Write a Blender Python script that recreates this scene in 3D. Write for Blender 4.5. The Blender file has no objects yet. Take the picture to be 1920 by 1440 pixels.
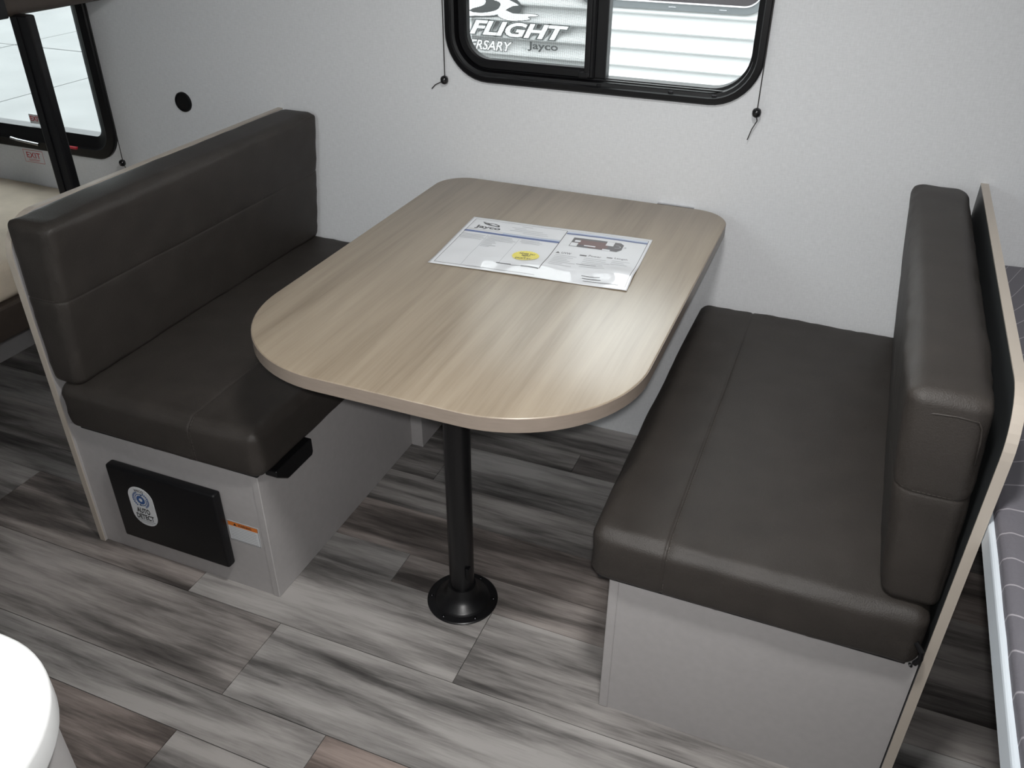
import bpy, bmesh, math, random
from mathutils import Vector, Matrix, noise
R_ = random.Random(7)
sc = bpy.context.scene
C = sc.collection

# ------------------------------------------------------------------ camera, sky, flash, exposure
cam_d = bpy.data.cameras.new('camera'); cam = bpy.data.objects.new('camera', cam_d); C.objects.link(cam)
right = Vector((0.92606175, 0.37734459, 0.00454875)); up = Vector((-0.20381975, 0.48998796, 0.8475667)); fwd = Vector((-0.31759587, 0.78582623, -0.53066939))
CAM = Vector((0.4302, -2.1173, 1.516))
cam.matrix_world = Matrix(((right.x, up.x, -fwd.x, CAM.x), (right.y, up.y, -fwd.y, CAM.y), (right.z, up.z, -fwd.z, CAM.z), (0, 0, 0, 1)))
cam_d.sensor_width = 36; cam_d.lens = 1605.57/1920*36; cam_d.clip_start = 0.02; cam_d.clip_end = 200
sc.camera = cam
w = bpy.data.worlds.new('sky'); sc.world = w; w.use_nodes = True
bg = w.node_tree.nodes['Background']; bg.inputs[0].default_value = (0.955, 0.99, 1.0, 1); bg.inputs[1].default_value = 6.4
fl = bpy.data.lights.new('camera_flash', 'SPOT'); flo = bpy.data.objects.new('camera_flash', fl); C.objects.link(flo)
flo.location = (0.432, -2.117, 1.545)
flo.rotation_euler = (fwd + 0.05*up).to_track_quat('-Z', 'Y').to_euler()
fl.energy = 54; fl.spot_size = math.radians(88); fl.spot_blend = 1.0; fl.shadow_soft_size = 0.014; fl.color = (1, 0.985, 0.97)
vs = sc.view_settings; vs.view_transform = 'Standard'; vs.look = 'None'; vs.gamma = 1; vs.use_curve_mapping = False; vs.exposure = 0.0

# ------------------------------------------------------------------ helpers
def obj(name, me, m=None, parent=None):
    if isinstance(me, bmesh.types.BMesh):
        bm = me; me = bpy.data.meshes.new(name); bm.to_mesh(me); bm.free()
    o = bpy.data.objects.new(name, me); C.objects.link(o)
    if m is not None:
        me.materials.clear(); me.materials.append(m)
    if parent is not None: o.parent = parent
    return o
def tag(o, label=None, cat=None, group=None, kind=None):
    if label: o['label'] = label
    if cat: o['category'] = cat
    if group: o['group'] = group
    if kind: o['kind'] = kind
    return o
def thing(name, label, cat, group=None):
    o = bpy.data.objects.new(name, None); C.objects.link(o); o.empty_display_size = 0.05
    return tag(o, label, cat, group)
def struct(name, me, m, parent=None, label=None):
    o = obj(name, me, m, parent)
    if parent is None: o['kind'] = 'structure'
    if label: o['label'] = label
    return o
def smooth(o, ang=None):
    for p in o.data.polygons: p.use_smooth = True
    if ang is not None:
        o.data.set_sharp_from_angle(angle=math.radians(ang))
    return o
def mk(verts, faces):
    bm = bmesh.new(); vs_ = [bm.verts.new(v) for v in verts]
    for f in faces:
        try: bm.faces.new([vs_[i] for i in f])
        except ValueError: pass
    return bm
def add_box(bm, x0, x1, y0, y1, z0, z1):
    v = [bm.verts.new(p) for p in ((x0,y0,z0),(x1,y0,z0),(x1,y1,z0),(x0,y1,z0),(x0,y0,z1),(x1,y0,z1),(x1,y1,z1),(x0,y1,z1))]
    for f in ((3,2,1,0),(4,5,6,7),(0,1,5,4),(1,2,6,5),(2,3,7,6),(3,0,4,7)): bm.faces.new([v[i] for i in f])
def box(x0, x1, y0, y1, z0, z1, bev=0.0, seg=2):
    bm = bmesh.new(); add_box(bm, x0, x1, y0, y1, z0, z1)
    if bev: bmesh.ops.bevel(bm, geom=bm.edges[:], offset=bev, segments=seg, affect='EDGES', profile=0.5)
    return bm
def lathe(prof, n=48, center=(0,0,0), axis='z'):
    bm = bmesh.new(); rings = []
    for r, h in prof:
        ring = []
        for i in range(n):
            a = 2*math.pi*i/n
            p = (r*math.cos(a), r*math.sin(a), h)
            if axis == 'y': p = (p[0], p[2], p[1])
            ring.append(bm.verts.new((p[0]+center[0], p[1]+center[1], p[2]+center[2])))
        rings.append(ring)
    for a, b in zip(rings, rings[1:]):
        for i in range(n): bm.faces.new((a[i], a[(i+1)%n], b[(i+1)%n], b[i]))
    bm.faces.new(rings[0][::-1]); bm.faces.new(rings[-1])
    bmesh.ops.recalc_face_normals(bm, faces=bm.faces)
    return bm
def tube(pts, r, n=8):
    bm = bmesh.new(); rings = []; pts = [Vector(p) for p in pts]
    for i, p in enumerate(pts):
        d = (pts[min(i+1, len(pts)-1)] - pts[max(i-1, 0)]).normalized()
        a = d.cross(Vector((0,0,1)) if abs(d.z) < .9 else Vector((1,0,0))).normalized(); b = d.cross(a)
        rings.append([bm.verts.new(p + r*(a*math.cos(2*math.pi*k/n) + b*math.sin(2*math.pi*k/n))) for k in range(n)])
    for a, b in zip(rings, rings[1:]):
        for i in range(n): bm.faces.new((a[i], a[(i+1)%n], b[(i+1)%n], b[i]))
    bm.faces.new(rings[0][::-1]); bm.faces.new(rings[-1])
    bmesh.ops.recalc_face_normals(bm, faces=bm.faces)
    return bm
def rrect(x0, x1, z0, z1, radii, n=10):
    """outline, counter-clockwise, radii = bl, br, tr, tl"""
    pts = []
    for (cx, cz, r, a0) in ((x0, z0, radii[0], 180), (x1, z0, radii[1], 270), (x1, z1, radii[2], 0), (x0, z1, radii[3], 90)):
        sx = 1 if cx == x0 else -1; sz = 1 if cz == z0 else -1
        for k in range(n+1):
            a = math.radians(a0 + 90*k/n)
            pts.append((cx + sx*r + r*math.cos(a), cz + sz*r + r*math.sin(a)))
    return pts
def sweep_rings(loops):
    """loops: equal-length lists of 3D points, closed each"""
    bm = bmesh.new(); L = [[bm.verts.new(p) for p in l] for l in loops]; n = len(L[0])
    for a, b in zip(L, L[1:]):
        for i in range(n): bm.faces.new((a[i], a[(i+1)%n], b[(i+1)%n], b[i]))
    bmesh.ops.recalc_face_normals(bm, faces=bm.faces)
    return bm
def ring_frame(outer, radii, prof):
    """outer=(x0,x1,z0,z1); prof=list of (inset, y); closed tube"""
    x0, x1, z0, z1 = outer; loops = []
    for d, y in prof + [prof[0]]:
        rr = [max(r-d, 0.0015) for r in radii]
        loops.append([(a, y, b) for a, b in rrect(x0+d, x1-d, z0+d, z1-d, rr)])
    bm = sweep_rings(loops); bmesh.ops.remove_doubles(bm, verts=bm.verts, dist=1e-5)
    bmesh.ops.recalc_face_normals(bm, faces=bm.faces)
    return bm
def slab(outline, z0, z1, bev=0.0, seg=3):
    """outline in xy -> solid with eased rim"""
    bm = bmesh.new(); n = len(outline)
    cx = sum(p[0] for p in outline)/n; cy = sum(p[1] for p in outline)/n
    loops = []
    def inset(d):
        out = []
        for i in range(n):
            a = Vector(outline[i-1]); b = Vector(outline[i]); c = Vector(outline[(i+1) % n])
            t = (c-a).normalized(); nrm = Vector((-t.y, t.x)); out.append(b + nrm*d)
        return out
    lv = [(bev, z0)] + [(bev*(1-math.sin(math.pi/2*k/seg)), z0+bev*(1-math.cos(math.pi/2*k/seg))) for k in range(1, seg+1)] if bev else [(0, z0)]
    lv += [(bev*(1-math.cos(math.pi/2*k/seg)), z1-bev*(1-math.sin(math.pi/2*k/seg))) for k in range(seg+1)] if bev else [(0, z1)]
    for d, z in lv:
        loops.append([bm.verts.new((p[0], p[1], z)) for p in inset(d)])
    for a, b in zip(loops, loops[1:]):
        for i in range(n): bm.faces.new((a[i], a[(i+1)%n], b[(i+1)%n], b[i]))
    bm.faces.new(loops[0][::-1]); bm.faces.new(loops[-1])
    bmesh.ops.recalc_face_normals(bm, faces=bm.faces)
    return bm
def extrude_poly(pts, axis, a0, a1):
    """pts 2D polygon; axis 'x': pts=(y,z), 'y': (x,z), 'z': (x,y)"""
    def P(p, a): return (a, p[0], p[1]) if axis == 'x' else ((p[0], a, p[1]) if axis == 'y' else (p[0], p[1], a))
    n = len(pts); bm = mk([P(p, a0) for p in pts] + [P(p, a1) for p in pts], [list(range(n))[::-1], list(range(n, 2*n))] + [(i, (i+1)%n, (i+1)%n+n, i+n) for i in range(n)])
    bmesh.ops.recalc_face_normals(bm, faces=bm.faces)
    return bm

# ------------------------------------------------------------------ materials
def S(c): return tuple((x/255/12.92 if x/255 <= .04045 else ((x/255+.055)/1.055)**2.4) for x in c) + (1,)
def mat(name, col, rough=0.5, spec=0.5, metal=0.0, noise_amt=0.0, nscale=40, bump=0.0, bscale=200, stretch=(1,1,1), coat=0.0, coat_r=0.1):
    m = bpy.data.materials.new(name); m.use_nodes = True; nt = m.node_tree; b = nt.nodes['Principled BSDF']
    b.inputs['Base Color'].default_value = col if len(col) == 4 else (*col, 1)
    b.inputs['Roughness'].default_value = rough; b.inputs['Specular IOR Level'].default_value = spec; b.inputs['Metallic'].default_value = metal
    b.inputs['Coat Weight'].default_value = coat; b.inputs['Coat Roughness'].default_value = coat_r
    if noise_amt or bump:
        tc = nt.nodes.new('ShaderNodeTexCoord'); mp = nt.nodes.new('ShaderNodeMapping'); mp.inputs['Scale'].default_value = stretch
        nt.links.new(tc.outputs['Object'], mp.inputs[0])
    if noise_amt:
        n = nt.nodes.new('ShaderNodeTexNoise'); n.inputs['Scale'].default_value = nscale; n.inputs['Detail'].default_value = 5
        nt.links.new(mp.outputs[0], n.inputs['Vector'])
        r = nt.nodes.new('ShaderNodeMapRange'); r.inputs[1].default_value = .3; r.inputs[2].default_value = .7
        r.inputs[3].default_value = 1-noise_amt; r.inputs[4].default_value = 1+noise_amt
        nt.links.new(n.outputs[0], r.inputs[0])
        mx = nt.nodes.new('ShaderNodeMix'); mx.data_type = 'RGBA'; mx.blend_type = 'MULTIPLY'; mx.inputs[0].default_value = 1
        mx.inputs[6].default_value = col if len(col) == 4 else (*col, 1); nt.links.new(r.outputs[0], mx.inputs[7]); nt.links.new(mx.outputs[2], b.inputs['Base Color'])
    if bump:
        n2 = nt.nodes.new('ShaderNodeTexNoise'); n2.inputs['Scale'].default_value = bscale; n2.inputs['Detail'].default_value = 4
        nt.links.new(mp.outputs[0], n2.inputs['Vector'])
        bp_ = nt.nodes.new('ShaderNodeBump'); bp_.inputs['Strength'].default_value = bump; bp_.inputs['Distance'].default_value = 0.002
        nt.links.new(n2.outputs[0], bp_.inputs['Height']); nt.links.new(bp_.outputs[0], b.inputs['Normal'])
    return m
M = {}
M['leather'] = mat('taupe_leatherette', (0.035, 0.030, 0.0265), 0.54, 0.42, noise_amt=.12, nscale=14, bump=.35, bscale=420)
M['thread'] = mat('seam_thread', (0.085, 0.076, 0.068), 0.7)
M['black_cloth'] = mat('black_backing', (0.012, 0.012, 0.013), 0.9)
M['panel'] = mat('white_grey_panel', (0.43, 0.415, 0.415), 0.45, 0.4, noise_amt=.03, nscale=60)
M['edge'] = mat('beige_edge_band', (0.50, 0.445, 0.385), 0.4)
M['dark_panel'] = mat('charcoal_panel', (0.035, 0.038, 0.04), 0.4)
M['black_metal'] = mat('black_powder_coat', (0.006, 0.006, 0.007), 0.33, 0.5, bump=.06, bscale=500)
M['black_plastic'] = mat('black_plastic', (0.006, 0.006, 0.007), 0.42, 0.28, bump=.04, bscale=600)
M['screw'] = mat('dark_screw', (0.05, 0.05, 0.055), 0.25, metal=1)
M['steel'] = mat('bright_steel', (0.6, 0.6, 0.62), 0.25, metal=1)
M['red'] = mat('red_plastic', (0.55, 0.03, 0.05), 0.4)
M['white_top'] = mat('white_laminate', (0.80, 0.81, 0.81), 0.3)
M['paper'] = mat('glossy_paper', (0.72, 0.73, 0.755), 0.3, 0.5, coat=1.0, coat_r=0.02)
M['ink'] = mat('black_ink', (0.02, 0.02, 0.025), 0.4, coat=1.0, coat_r=.02)
M['ink_grey'] = mat('grey_ink', (0.42, 0.43, 0.45), 0.4, coat=1.0, coat_r=.02)
M['ink_blue'] = mat('blue_ink', (0.055, 0.10, 0.28), 0.4, coat=1.0, coat_r=.02)
M['ink_pale_blue'] = mat('pale_blue_ink', (0.50, 0.58, 0.72), 0.4, coat=1.0, coat_r=.02)
M['ink_yellow'] = mat('yellow_ink', (0.82, 0.70, 0.06), 0.4, coat=1.0, coat_r=.02)
M['ink_maroon'] = mat('maroon_ink', (0.12, 0.055, 0.05), 0.4, coat=1.0, coat_r=.02)
M['ink_dark'] = mat('dark_grey_ink', (0.07, 0.065, 0.07), 0.4, coat=1.0, coat_r=.02)
M['ink_orange'] = mat('orange_ink', (0.72, 0.20, 0.03), 0.5)
M['label_white'] = mat('white_label', (0.72, 0.74, 0.76), 0.4)
M['label_blue'] = mat('label_blue', (0.03, 0.10, 0.30), 0.4)
M['label_black'] = mat('label_black', (0.02, 0.02, 0.022), 0.5)
M['red_ink'] = mat('red_ink', (0.5, 0.04, 0.05), 0.5)
M['siding'] = mat('white_siding', (0.53, 0.54, 0.54), 0.35, 0.5)
M['decal_white'] = mat('white_decal', (0.95, 0.96, 0.96), 0.4)
M['decal_grey'] = mat('grey_decal', (0.06, 0.065, 0.067), 0.4)
M['decal_pale'] = mat('pale_grey_decal', (0.24, 0.26, 0.26), 0.4)
M['out_frame'] = mat('grey_window_frame', (0.10, 0.11, 0.115), 0.5)
M['dark_glass'] = mat('dark_tinted_glass', (0.025, 0.02, 0.022), 0.08)
M['bunk_mat'] = mat('beige_mattress_ticking', (0.58, 0.50, 0.40), 0.85, noise_amt=.12, nscale=9, bump=.3, bscale=300)
M['bunk_brown'] = mat('brown_bunk_vinyl', (0.075, 0.058, 0.048), 0.5, noise_amt=.08)
M['mattress_side'] = mat('white_mattress_border', (0.66, 0.72, 0.78), 0.35)
M['bead'] = mat('black_bead', (0.012, 0.012, 0.013), 0.15)
M['cord'] = mat('black_cord', (0.035, 0.033, 0.033), 0.8)

def wallpaper():
    m = mat('linen_wallpaper', (0.70, 0.715, 0.735), 0.75, 0.25); nt = m.node_tree; b = nt.nodes['Principled BSDF']
    tc = nt.nodes.new('ShaderNodeTexCoord'); outs = []
    for sc_ in ((60, 60, 420), (420, 60, 60)):
        mp = nt.nodes.new('ShaderNodeMapping'); mp.inputs['Scale'].default_value = sc_; nt.links.new(tc.outputs['Object'], mp.inputs[0])
        n = nt.nodes.new('ShaderNodeTexNoise'); n.inputs['Scale'].default_value = 1; n.inputs['Detail'].default_value = 3; nt.links.new(mp.outputs[0], n.inputs['Vector']); outs.append(n)
    ad = nt.nodes.new('ShaderNodeMath'); nt.links.new(outs[0].outputs[0], ad.inputs[0]); nt.links.new(outs[1].outputs[0], ad.inputs[1])
    r = nt.nodes.new('ShaderNodeMapRange'); r.inputs[1].default_value = .7; r.inputs[2].default_value = 1.3; r.inputs[3].default_value = .94; r.inputs[4].default_value = 1.06
    nt.links.new(ad.outputs[0], r.inputs[0])
    mx = nt.nodes.new('ShaderNodeMix'); mx.data_type = 'RGBA'; mx.blend_type = 'MULTIPLY'; mx.inputs[0].default_value = 1; mx.inputs[6].default_value = (0.70, 0.715, 0.735, 1)
    nt.links.new(r.outputs[0], mx.inputs[7]); nt.links.new(mx.outputs[2], b.inputs['Base Color'])
    return m
M['wall'] = wallpaper()

def plank_material():
    m = mat('weathered_grey_plank', (0.2, 0.2, 0.2), 0.5, 0.3); nt = m.node_tree; b = nt.nodes['Principled BSDF']; L = nt.links.new
    tc = nt.nodes.new('ShaderNodeTexCoord'); oi = nt.nodes.new('ShaderNodeObjectInfo')
    sp = nt.nodes.new('ShaderNodeSeparateColor'); L(oi.outputs['Color'], sp.inputs[0])
    sc_ = nt.nodes.new('ShaderNodeMath'); sc_.operation = 'MULTIPLY'; sc_.inputs[1].default_value = 37.0; L(sp.outputs[2], sc_.inputs[0])
    off = nt.nodes.new('ShaderNodeVectorMath'); off.operation = 'ADD'; L(tc.outputs['Object'], off.inputs[0]); L(sc_.outputs[0], off.inputs[1])
    def nz(scale, detail, rough=.55, dist=0.0):
        mp = nt.nodes.new('ShaderNodeMapping'); mp.inputs['Scale'].default_value = scale; L(off.outputs[0], mp.inputs[0])
        n = nt.nodes.new('ShaderNodeTexNoise'); n.inputs['Scale'].default_value = 1; n.inputs['Detail'].default_value = detail; n.inputs['Roughness'].default_value = rough; n.inputs['Distortion'].default_value = dist
        L(mp.outputs[0], n.inputs['Vector']); return n.outputs[0]
    broad = nz((1.6, 15, 1), 3, .5, .35); mid = nz((5, 48, 1), 5, .65, .3); fine = nz((14, 260, 1), 3, .6)
    def mth(op, a, b_, c=None):
        n = nt.nodes.new('ShaderNodeMath'); n.operation = op
        for i, x in enumerate((a, b_, c)):
            if x is None: continue
            if isinstance(x, (int, float)): n.inputs[i].default_value = x
            else: L(x, n.inputs[i])
        return n.outputs[0]
    v = mth('MULTIPLY_ADD', broad, 0.86, mth('MULTIPLY_ADD', mid, 0.36, mth('MULTIPLY_ADD', fine, 0.16, -.16)))
    v = mth('ADD', v, mth('MULTIPLY_ADD', sp.outputs[0], 0.42, -0.215))
    ramp = nt.nodes.new('ShaderNodeValToRGB'); L(v, ramp.inputs[0]); e = ramp.color_ramp.elements
    e[0].position = .33; e[0].color = (0.070, 0.067, 0.066, 1); e[1].position = .68; e[1].color = (0.45, 0.44, 0.43, 1)
    for p, c in ((.44, (0.16, 0.155, 0.151, 1)), (.53, (0.285, 0.277, 0.27, 1)), (.60, (0.37, 0.36, 0.35, 1))):
        k = e.new(p); k.color = c
    mx = nt.nodes.new('ShaderNodeMix'); mx.data_type = 'RGBA'; mx.blend_type = 'MULTIPLY'; L(sp.outputs[1], mx.inputs[0]); L(ramp.outputs[0], mx.inputs[6]); mx.inputs[7].default_value = (0.95, 0.74, 0.66, 1)
    L(mx.outputs[2], b.inputs['Base Color'])
    bp_ = nt.nodes.new('ShaderNodeBump'); bp_.inputs['Strength'].default_value = .12; bp_.inputs['Distance'].default_value = .001; L(fine, bp_.inputs['Height']); L(bp_.outputs[0], b.inputs['Normal'])
    return m
M['plank'] = plank_material()

def table_wood():
    m = mat('greige_woodgrain_laminate', (0.36, 0.315, 0.265), 0.34, 0.95); nt = m.node_tree; b = nt.nodes['Principled BSDF']; L = nt.links.new
    tc = nt.nodes.new('ShaderNodeTexCoord'); outs = []
    for sc_, d, dist in (((11, 0.9, 1), 3, .6), ((42, 2.2, 1), 4, .4), ((260, 7, 1), 2, 0)):
        mp = nt.nodes.new('ShaderNodeMapping'); mp.inputs['Scale'].default_value = sc_; mp.inputs['Rotation'].default_value = (0, 0, math.radians(4)); L(tc.outputs['Object'], mp.inputs[0])
        n = nt.nodes.new('ShaderNodeTexNoise'); n.inputs['Scale'].default_value = 1; n.inputs['Detail'].default_value = d; n.inputs['Distortion'].default_value = dist; L(mp.outputs[0], n.inputs['Vector']); outs.append(n.outputs[0])
    a = nt.nodes.new('ShaderNodeMath'); a.operation = 'MULTIPLY_ADD'; L(outs[0], a.inputs[0]); a.inputs[1].default_value = .45
    a2 = nt.nodes.new('ShaderNodeMath'); a2.operation = 'MULTIPLY_ADD'; L(outs[1], a2.inputs[0]); a2.inputs[1].default_value = .4
    a3 = nt.nodes.new('ShaderNodeMath'); a3.operation = 'MULTIPLY'; L(outs[2], a3.inputs[0]); a3.inputs[1].default_value = .15
    L(a3.outputs[0], a2.inputs[2]); L(a2.outputs[0], a.inputs[2])
    rp = nt.nodes.new('ShaderNodeValToRGB'); L(a.outputs[0], rp.inputs[0]); e = rp.color_ramp.elements
    e[0].position = .34; e[0].color = (0.205, 0.161, 0.114, 1); e[1].position = .68; e[1].color = (0.355, 0.295, 0.222, 1)
    k = e.new(.48); k.color = (0.28, 0.227, 0.166, 1)
    L(rp.outputs[0], b.inputs['Base Color'])
    return m
M['table'] = table_wood()
M['table_edge'] = mat('taupe_edge_band', (0.255, 0.21, 0.175), 0.35, noise_amt=.06, nscale=30, stretch=(1,1,6))

def glass(name, tint=(1, 1, 1), refl=1.0):
    m = bpy.data.materials.new(name); m.use_nodes = True; nt = m.node_tree; nt.nodes.clear(); L = nt.links.new
    o = nt.nodes.new('ShaderNodeOutputMaterial'); t = nt.nodes.new('ShaderNodeBsdfTransparent'); t.inputs[0].default_value = (*tint, 1)
    g = nt.nodes.new('ShaderNodeBsdfGlossy'); g.inputs['Roughness'].default_value = .02
    lw = nt.nodes.new('ShaderNodeLayerWeight'); lw.inputs[0].default_value = .5
    pw_ = nt.nodes.new('ShaderNodeMath'); pw_.operation = 'POWER'; pw_.inputs[1].default_value = 4.0; L(lw.outputs['Facing'], pw_.inputs[0])
    f = nt.nodes.new('ShaderNodeMath'); f.operation = 'MULTIPLY_ADD'; f.inputs[1].default_value = .5; f.inputs[2].default_value = .02; L(pw_.outputs[0], f.inputs[0])
    x = nt.nodes.new('ShaderNodeMixShader'); L(f.outputs[0], x.inputs[0]); L(t.outputs[0], x.inputs[1]); L(g.outputs[0], x.inputs[2]); L(x.outputs[0], o.inputs[0])
    return m
M['glass'] = glass('window_glass', (0.95, 0.965, 0.96))
M['glass_b'] = glass('tinted_window_glass', (0.79, 0.815, 0.82))
def screen_mat():
    m = bpy.data.materials.new('insect_mesh'); m.use_nodes = True; nt = m.node_tree; nt.nodes.clear(); L = nt.links.new
    o = nt.nodes.new('ShaderNodeOutputMaterial'); t = nt.nodes.new('ShaderNodeBsdfTransparent'); d = nt.nodes.new('ShaderNodeBsdfDiffuse'); d.inputs[0].default_value = (0.10, 0.10, 0.10, 1)
    tc = nt.nodes.new('ShaderNodeTexCoord'); sx = nt.nodes.new('ShaderNodeSeparateXYZ'); L(tc.outputs['Object'], sx.inputs[0]); q = []
    for ax in (0, 2):
        a = nt.nodes.new('ShaderNodeMath'); a.operation = 'MULTIPLY'; a.inputs[1].default_value = 520; L(sx.outputs[ax], a.inputs[0])
        b_ = nt.nodes.new('ShaderNodeMath'); b_.operation = 'FRACT'; L(a.outputs[0], b_.inputs[0])
        c = nt.nodes.new('ShaderNodeMath'); c.operation = 'LESS_THAN'; c.inputs[1].default_value = .26; L(b_.outputs[0], c.inputs[0]); q.append(c)
    mx = nt.nodes.new('ShaderNodeMath'); mx.operation = 'MAXIMUM'; L(q[0].outputs[0], mx.inputs[0]); L(q[1].outputs[0], mx.inputs[1])
    x = nt.nodes.new('ShaderNodeMixShader'); L(mx.outputs[0], x.inputs[0]); L(t.outputs[0], x.inputs[1]); L(d.outputs[0], x.inputs[2]); L(x.outputs[0], o.inputs[0])
    return m
M['screen'] = screen_mat()
def quilt():
    m = mat('grey_mattress_ticking', (0.15, 0.145, 0.165), 0.6, 0.4, bump=.3, bscale=240); nt = m.node_tree; b = nt.nodes['Principled BSDF']; L = nt.links.new
    tc = nt.nodes.new('ShaderNodeTexCoord'); sx = nt.nodes.new('ShaderNodeSeparateXYZ'); L(tc.outputs['Object'], sx.inputs[0])
    nz_ = nt.nodes.new('ShaderNodeTexNoise'); nz_.inputs['Scale'].default_value = 3.0; nz_.inputs['Detail'].default_value = 0; L(tc.outputs['Object'], nz_.inputs['Vector'])
    def m_(op, a, b2=None, c=None):
        q = nt.nodes.new('ShaderNodeMath'); q.operation = op
        for k_, x_ in enumerate((a, b2, c)):
            if x_ is None: continue
            if isinstance(x_, (int, float)): q.inputs[k_].default_value = x_
            else: L(x_, q.inputs[k_])
        return q.outputs[0]
    ex = m_('EXPONENT', m_('MULTIPLY_ADD', sx.outputs[0], -2.6, -2.0))
    g_ = m_('MULTIPLY', m_('ADD', sx.outputs[1], .20), ex)
    g_ = m_('MULTIPLY_ADD', nz_.outputs[0], .09, g_)
    wv = m_('ABSOLUTE', m_('MULTIPLY_ADD', m_('FRACT', m_('MULTIPLY', g_, 17.0)), 2.0, -1.0))
    rp = nt.nodes.new('ShaderNodeValToRGB'); L(wv, rp.inputs[0]); e = rp.color_ramp.elements
    e[0].position = .93; e[0].color = (0.15, 0.145, 0.165, 1); e[1].position = .995; e[1].color = (0.42, 0.40, 0.43, 1)
    L(rp.outputs[0], b.inputs['Base Color'])
    return m
M['quilt'] = quilt()
M['concrete'] = mat('pale_concrete', (0.155, 0.158, 0.155), 0.85, noise_amt=.10, nscale=1.3)
M['joint'] = mat('dark_joint', (0.06, 0.06, 0.06), 0.9)
M['lamp_lens'] = mat('frosted_lens', (0.85, 0.85, 0.84), 0.4)
b_ = M['lamp_lens'].node_tree.nodes['Principled BSDF']; b_.inputs['Emission Color'].default_value = (1, .98, .95, 1); b_.inputs['Emission Strength'].default_value = 3.0
M['ceiling'] = mat('white_ceiling', (0.72, 0.72, 0.72), 0.7)

# ------------------------------------------------------------------ text helper
def text_mesh(s, box_, shear=0.0, offset=0.0, ref=None, res=4):
    """returns (verts2d, faces) mapped into box_=(x0,x1,y0,y1); ref = stroke offset whose extents define the box"""
    vs_, fs = raw_text(s, shear, offset, res)
    rv = vs_ if ref is None else raw_text(s, shear, ref, res)[0]
    xs = [v[0] for v in rv]; ys = [v[1] for v in rv]
    ax, bx_, ay, by_ = min(xs), max(xs), min(ys), max(ys); x0, x1, y0, y1 = box_
    return [(x0+(x-ax)/(bx_-ax)*(x1-x0), y0+(y-ay)/(by_-ay)*(y1-y0)) for x, y in vs_], fs
def raw_text(s, shear, offset, res):
    cu = bpy.data.curves.new('t', 'FONT'); cu.body = s; cu.shear = shear; cu.offset = offset; cu.resolution_u = res
    o = bpy.data.objects.new('t', cu); C.objects.link(o)
    me = bpy.data.meshes.new_from_object(o.evaluated_get(bpy.context.evaluated_depsgraph_get()))
    vs_ = [(v.co.x, v.co.y) for v in me.vertices]; fs = [tuple(p.vertices) for p in me.polygons]
    bpy.data.objects.remove(o); bpy.data.curves.remove(cu); bpy.data.meshes.remove(me)
    return vs_, fs
def joinpolys(lst):
    V, F = [], []
    for v, f in lst:
        k = len(V); V += v; F += [tuple(i+k for i in q) for q in f]
    return V, F
def rectp(x0, x1, y0, y1, nx=1):
    V = []; F = []
    for i in range(nx+1):
        x = x0+(x1-x0)*i/nx; V += [(x, y0), (x, y1)]
    for i in range(nx): F.append((2*i, 2*i+2, 2*i+3, 2*i+1))
    return V, F
def discp(cx, cy, rx, ry, n=28, star=0.0):
    V = [(cx, cy)]; m = n*2 if star else n
    for i in range(m):
        k = 1+star if (star and i % 2) else 1
        V.append((cx+rx*k*math.cos(2*math.pi*i/m), cy+ry*k*math.sin(2*math.pi*i/m)))
    return V, [(0, i+1, (i+1) % m+1) for i in range(m)]
def arcp(cx, cy, r0, r1, a0, a1, n=16):
    V = []; F = []
    for i in range(n+1):
        a = math.radians(a0+(a1-a0)*i/n); V += [(cx+r0*math.cos(a), cy+r0*math.sin(a)), (cx+r1*math.cos(a), cy+r1*math.sin(a))]
    for i in range(n): F.append((2*i, 2*i+1, 2*i+3, 2*i+2))
    return V, F
def polyp(pts): return list(pts), [tuple(range(len(pts)))]
def flat(name, vf, fn, m, parent):
    V, F = vf; bm = mk([fn(*v) for v in V], F); o = obj(name, bm, m, parent); return o

# ------------------------------------------------------------------ room shell
XL, XR, YF, ZC = -3.0, 2.3, -2.45, 2.05
floor = struct('floor', box(XL, XR, YF, 0, -.06, -.004), M['joint'])
rows = [0, -.158, -.249, -.430, -.567, -.722, -.824, -1.038, -1.250, -1.354, -1.566, -1.703, -1.884, -2.040, -2.142, YF]
joints = {1: [-.141, -1.05, .9], 0: [-.62, .55, -1.6], 2: [-.491, .62, -1.55], 3: [-.86, .3, 1.3], 4: [-1.35, .58], 5: [-.408, .66, -1.25], 6: [-.843, -.140, -1.545, .562, 1.26], 7: [-.577, .78, -1.7],
          8: [-.320, -1.5, .85], 9: [-.606, .5, 1.5], 10: [-.2, -1.1, .9]}
tone = {(7, -.577): (.56, .08), (6, -.843): (.60, .10), (6, -.140): (.34, .12), (8, -.320): (.42, .75), (9, -.606): (.66, .15), (5, -.408): (.36, .35), (4, -1.35): (.36, .45), (3, -.86): (.46, .1), (2, -.491): (.55, .0),
        (7, -1.7): (.50, .25), (8, -1.5): (.60, .12), (9, XL): (.40, .6), (5, -1.25): (.62, .05), (6, -1.545): (.46, .4), (2, -1.55): (.34, .1), (1, -1.05): (.30, .1), (0, -.62): (.36, .1), (1, -.141): (.42, .2)}
for i in range(len(rows)-1):
    y1, y0 = rows[i], rows[i+1]
    js = sorted([XL] + joints.get(i, [XL+.5+R_.random()*.6+k*1.05 for k in range(5)]) + [XR])
    for a, b in zip(js, js[1:]):
        if b-a < .02: continue
        g = .0009
        p = obj('plank', box(a+g, b-g, y0+g, y1-g, -.012, 0), M['plank'], floor)
        t = tone.get((i, a), (R_.uniform(.36, .62), R_.choice((0, .1, .2, .5))))
        p.color = (t[0], t[1], R_.random(), 1)

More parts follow.
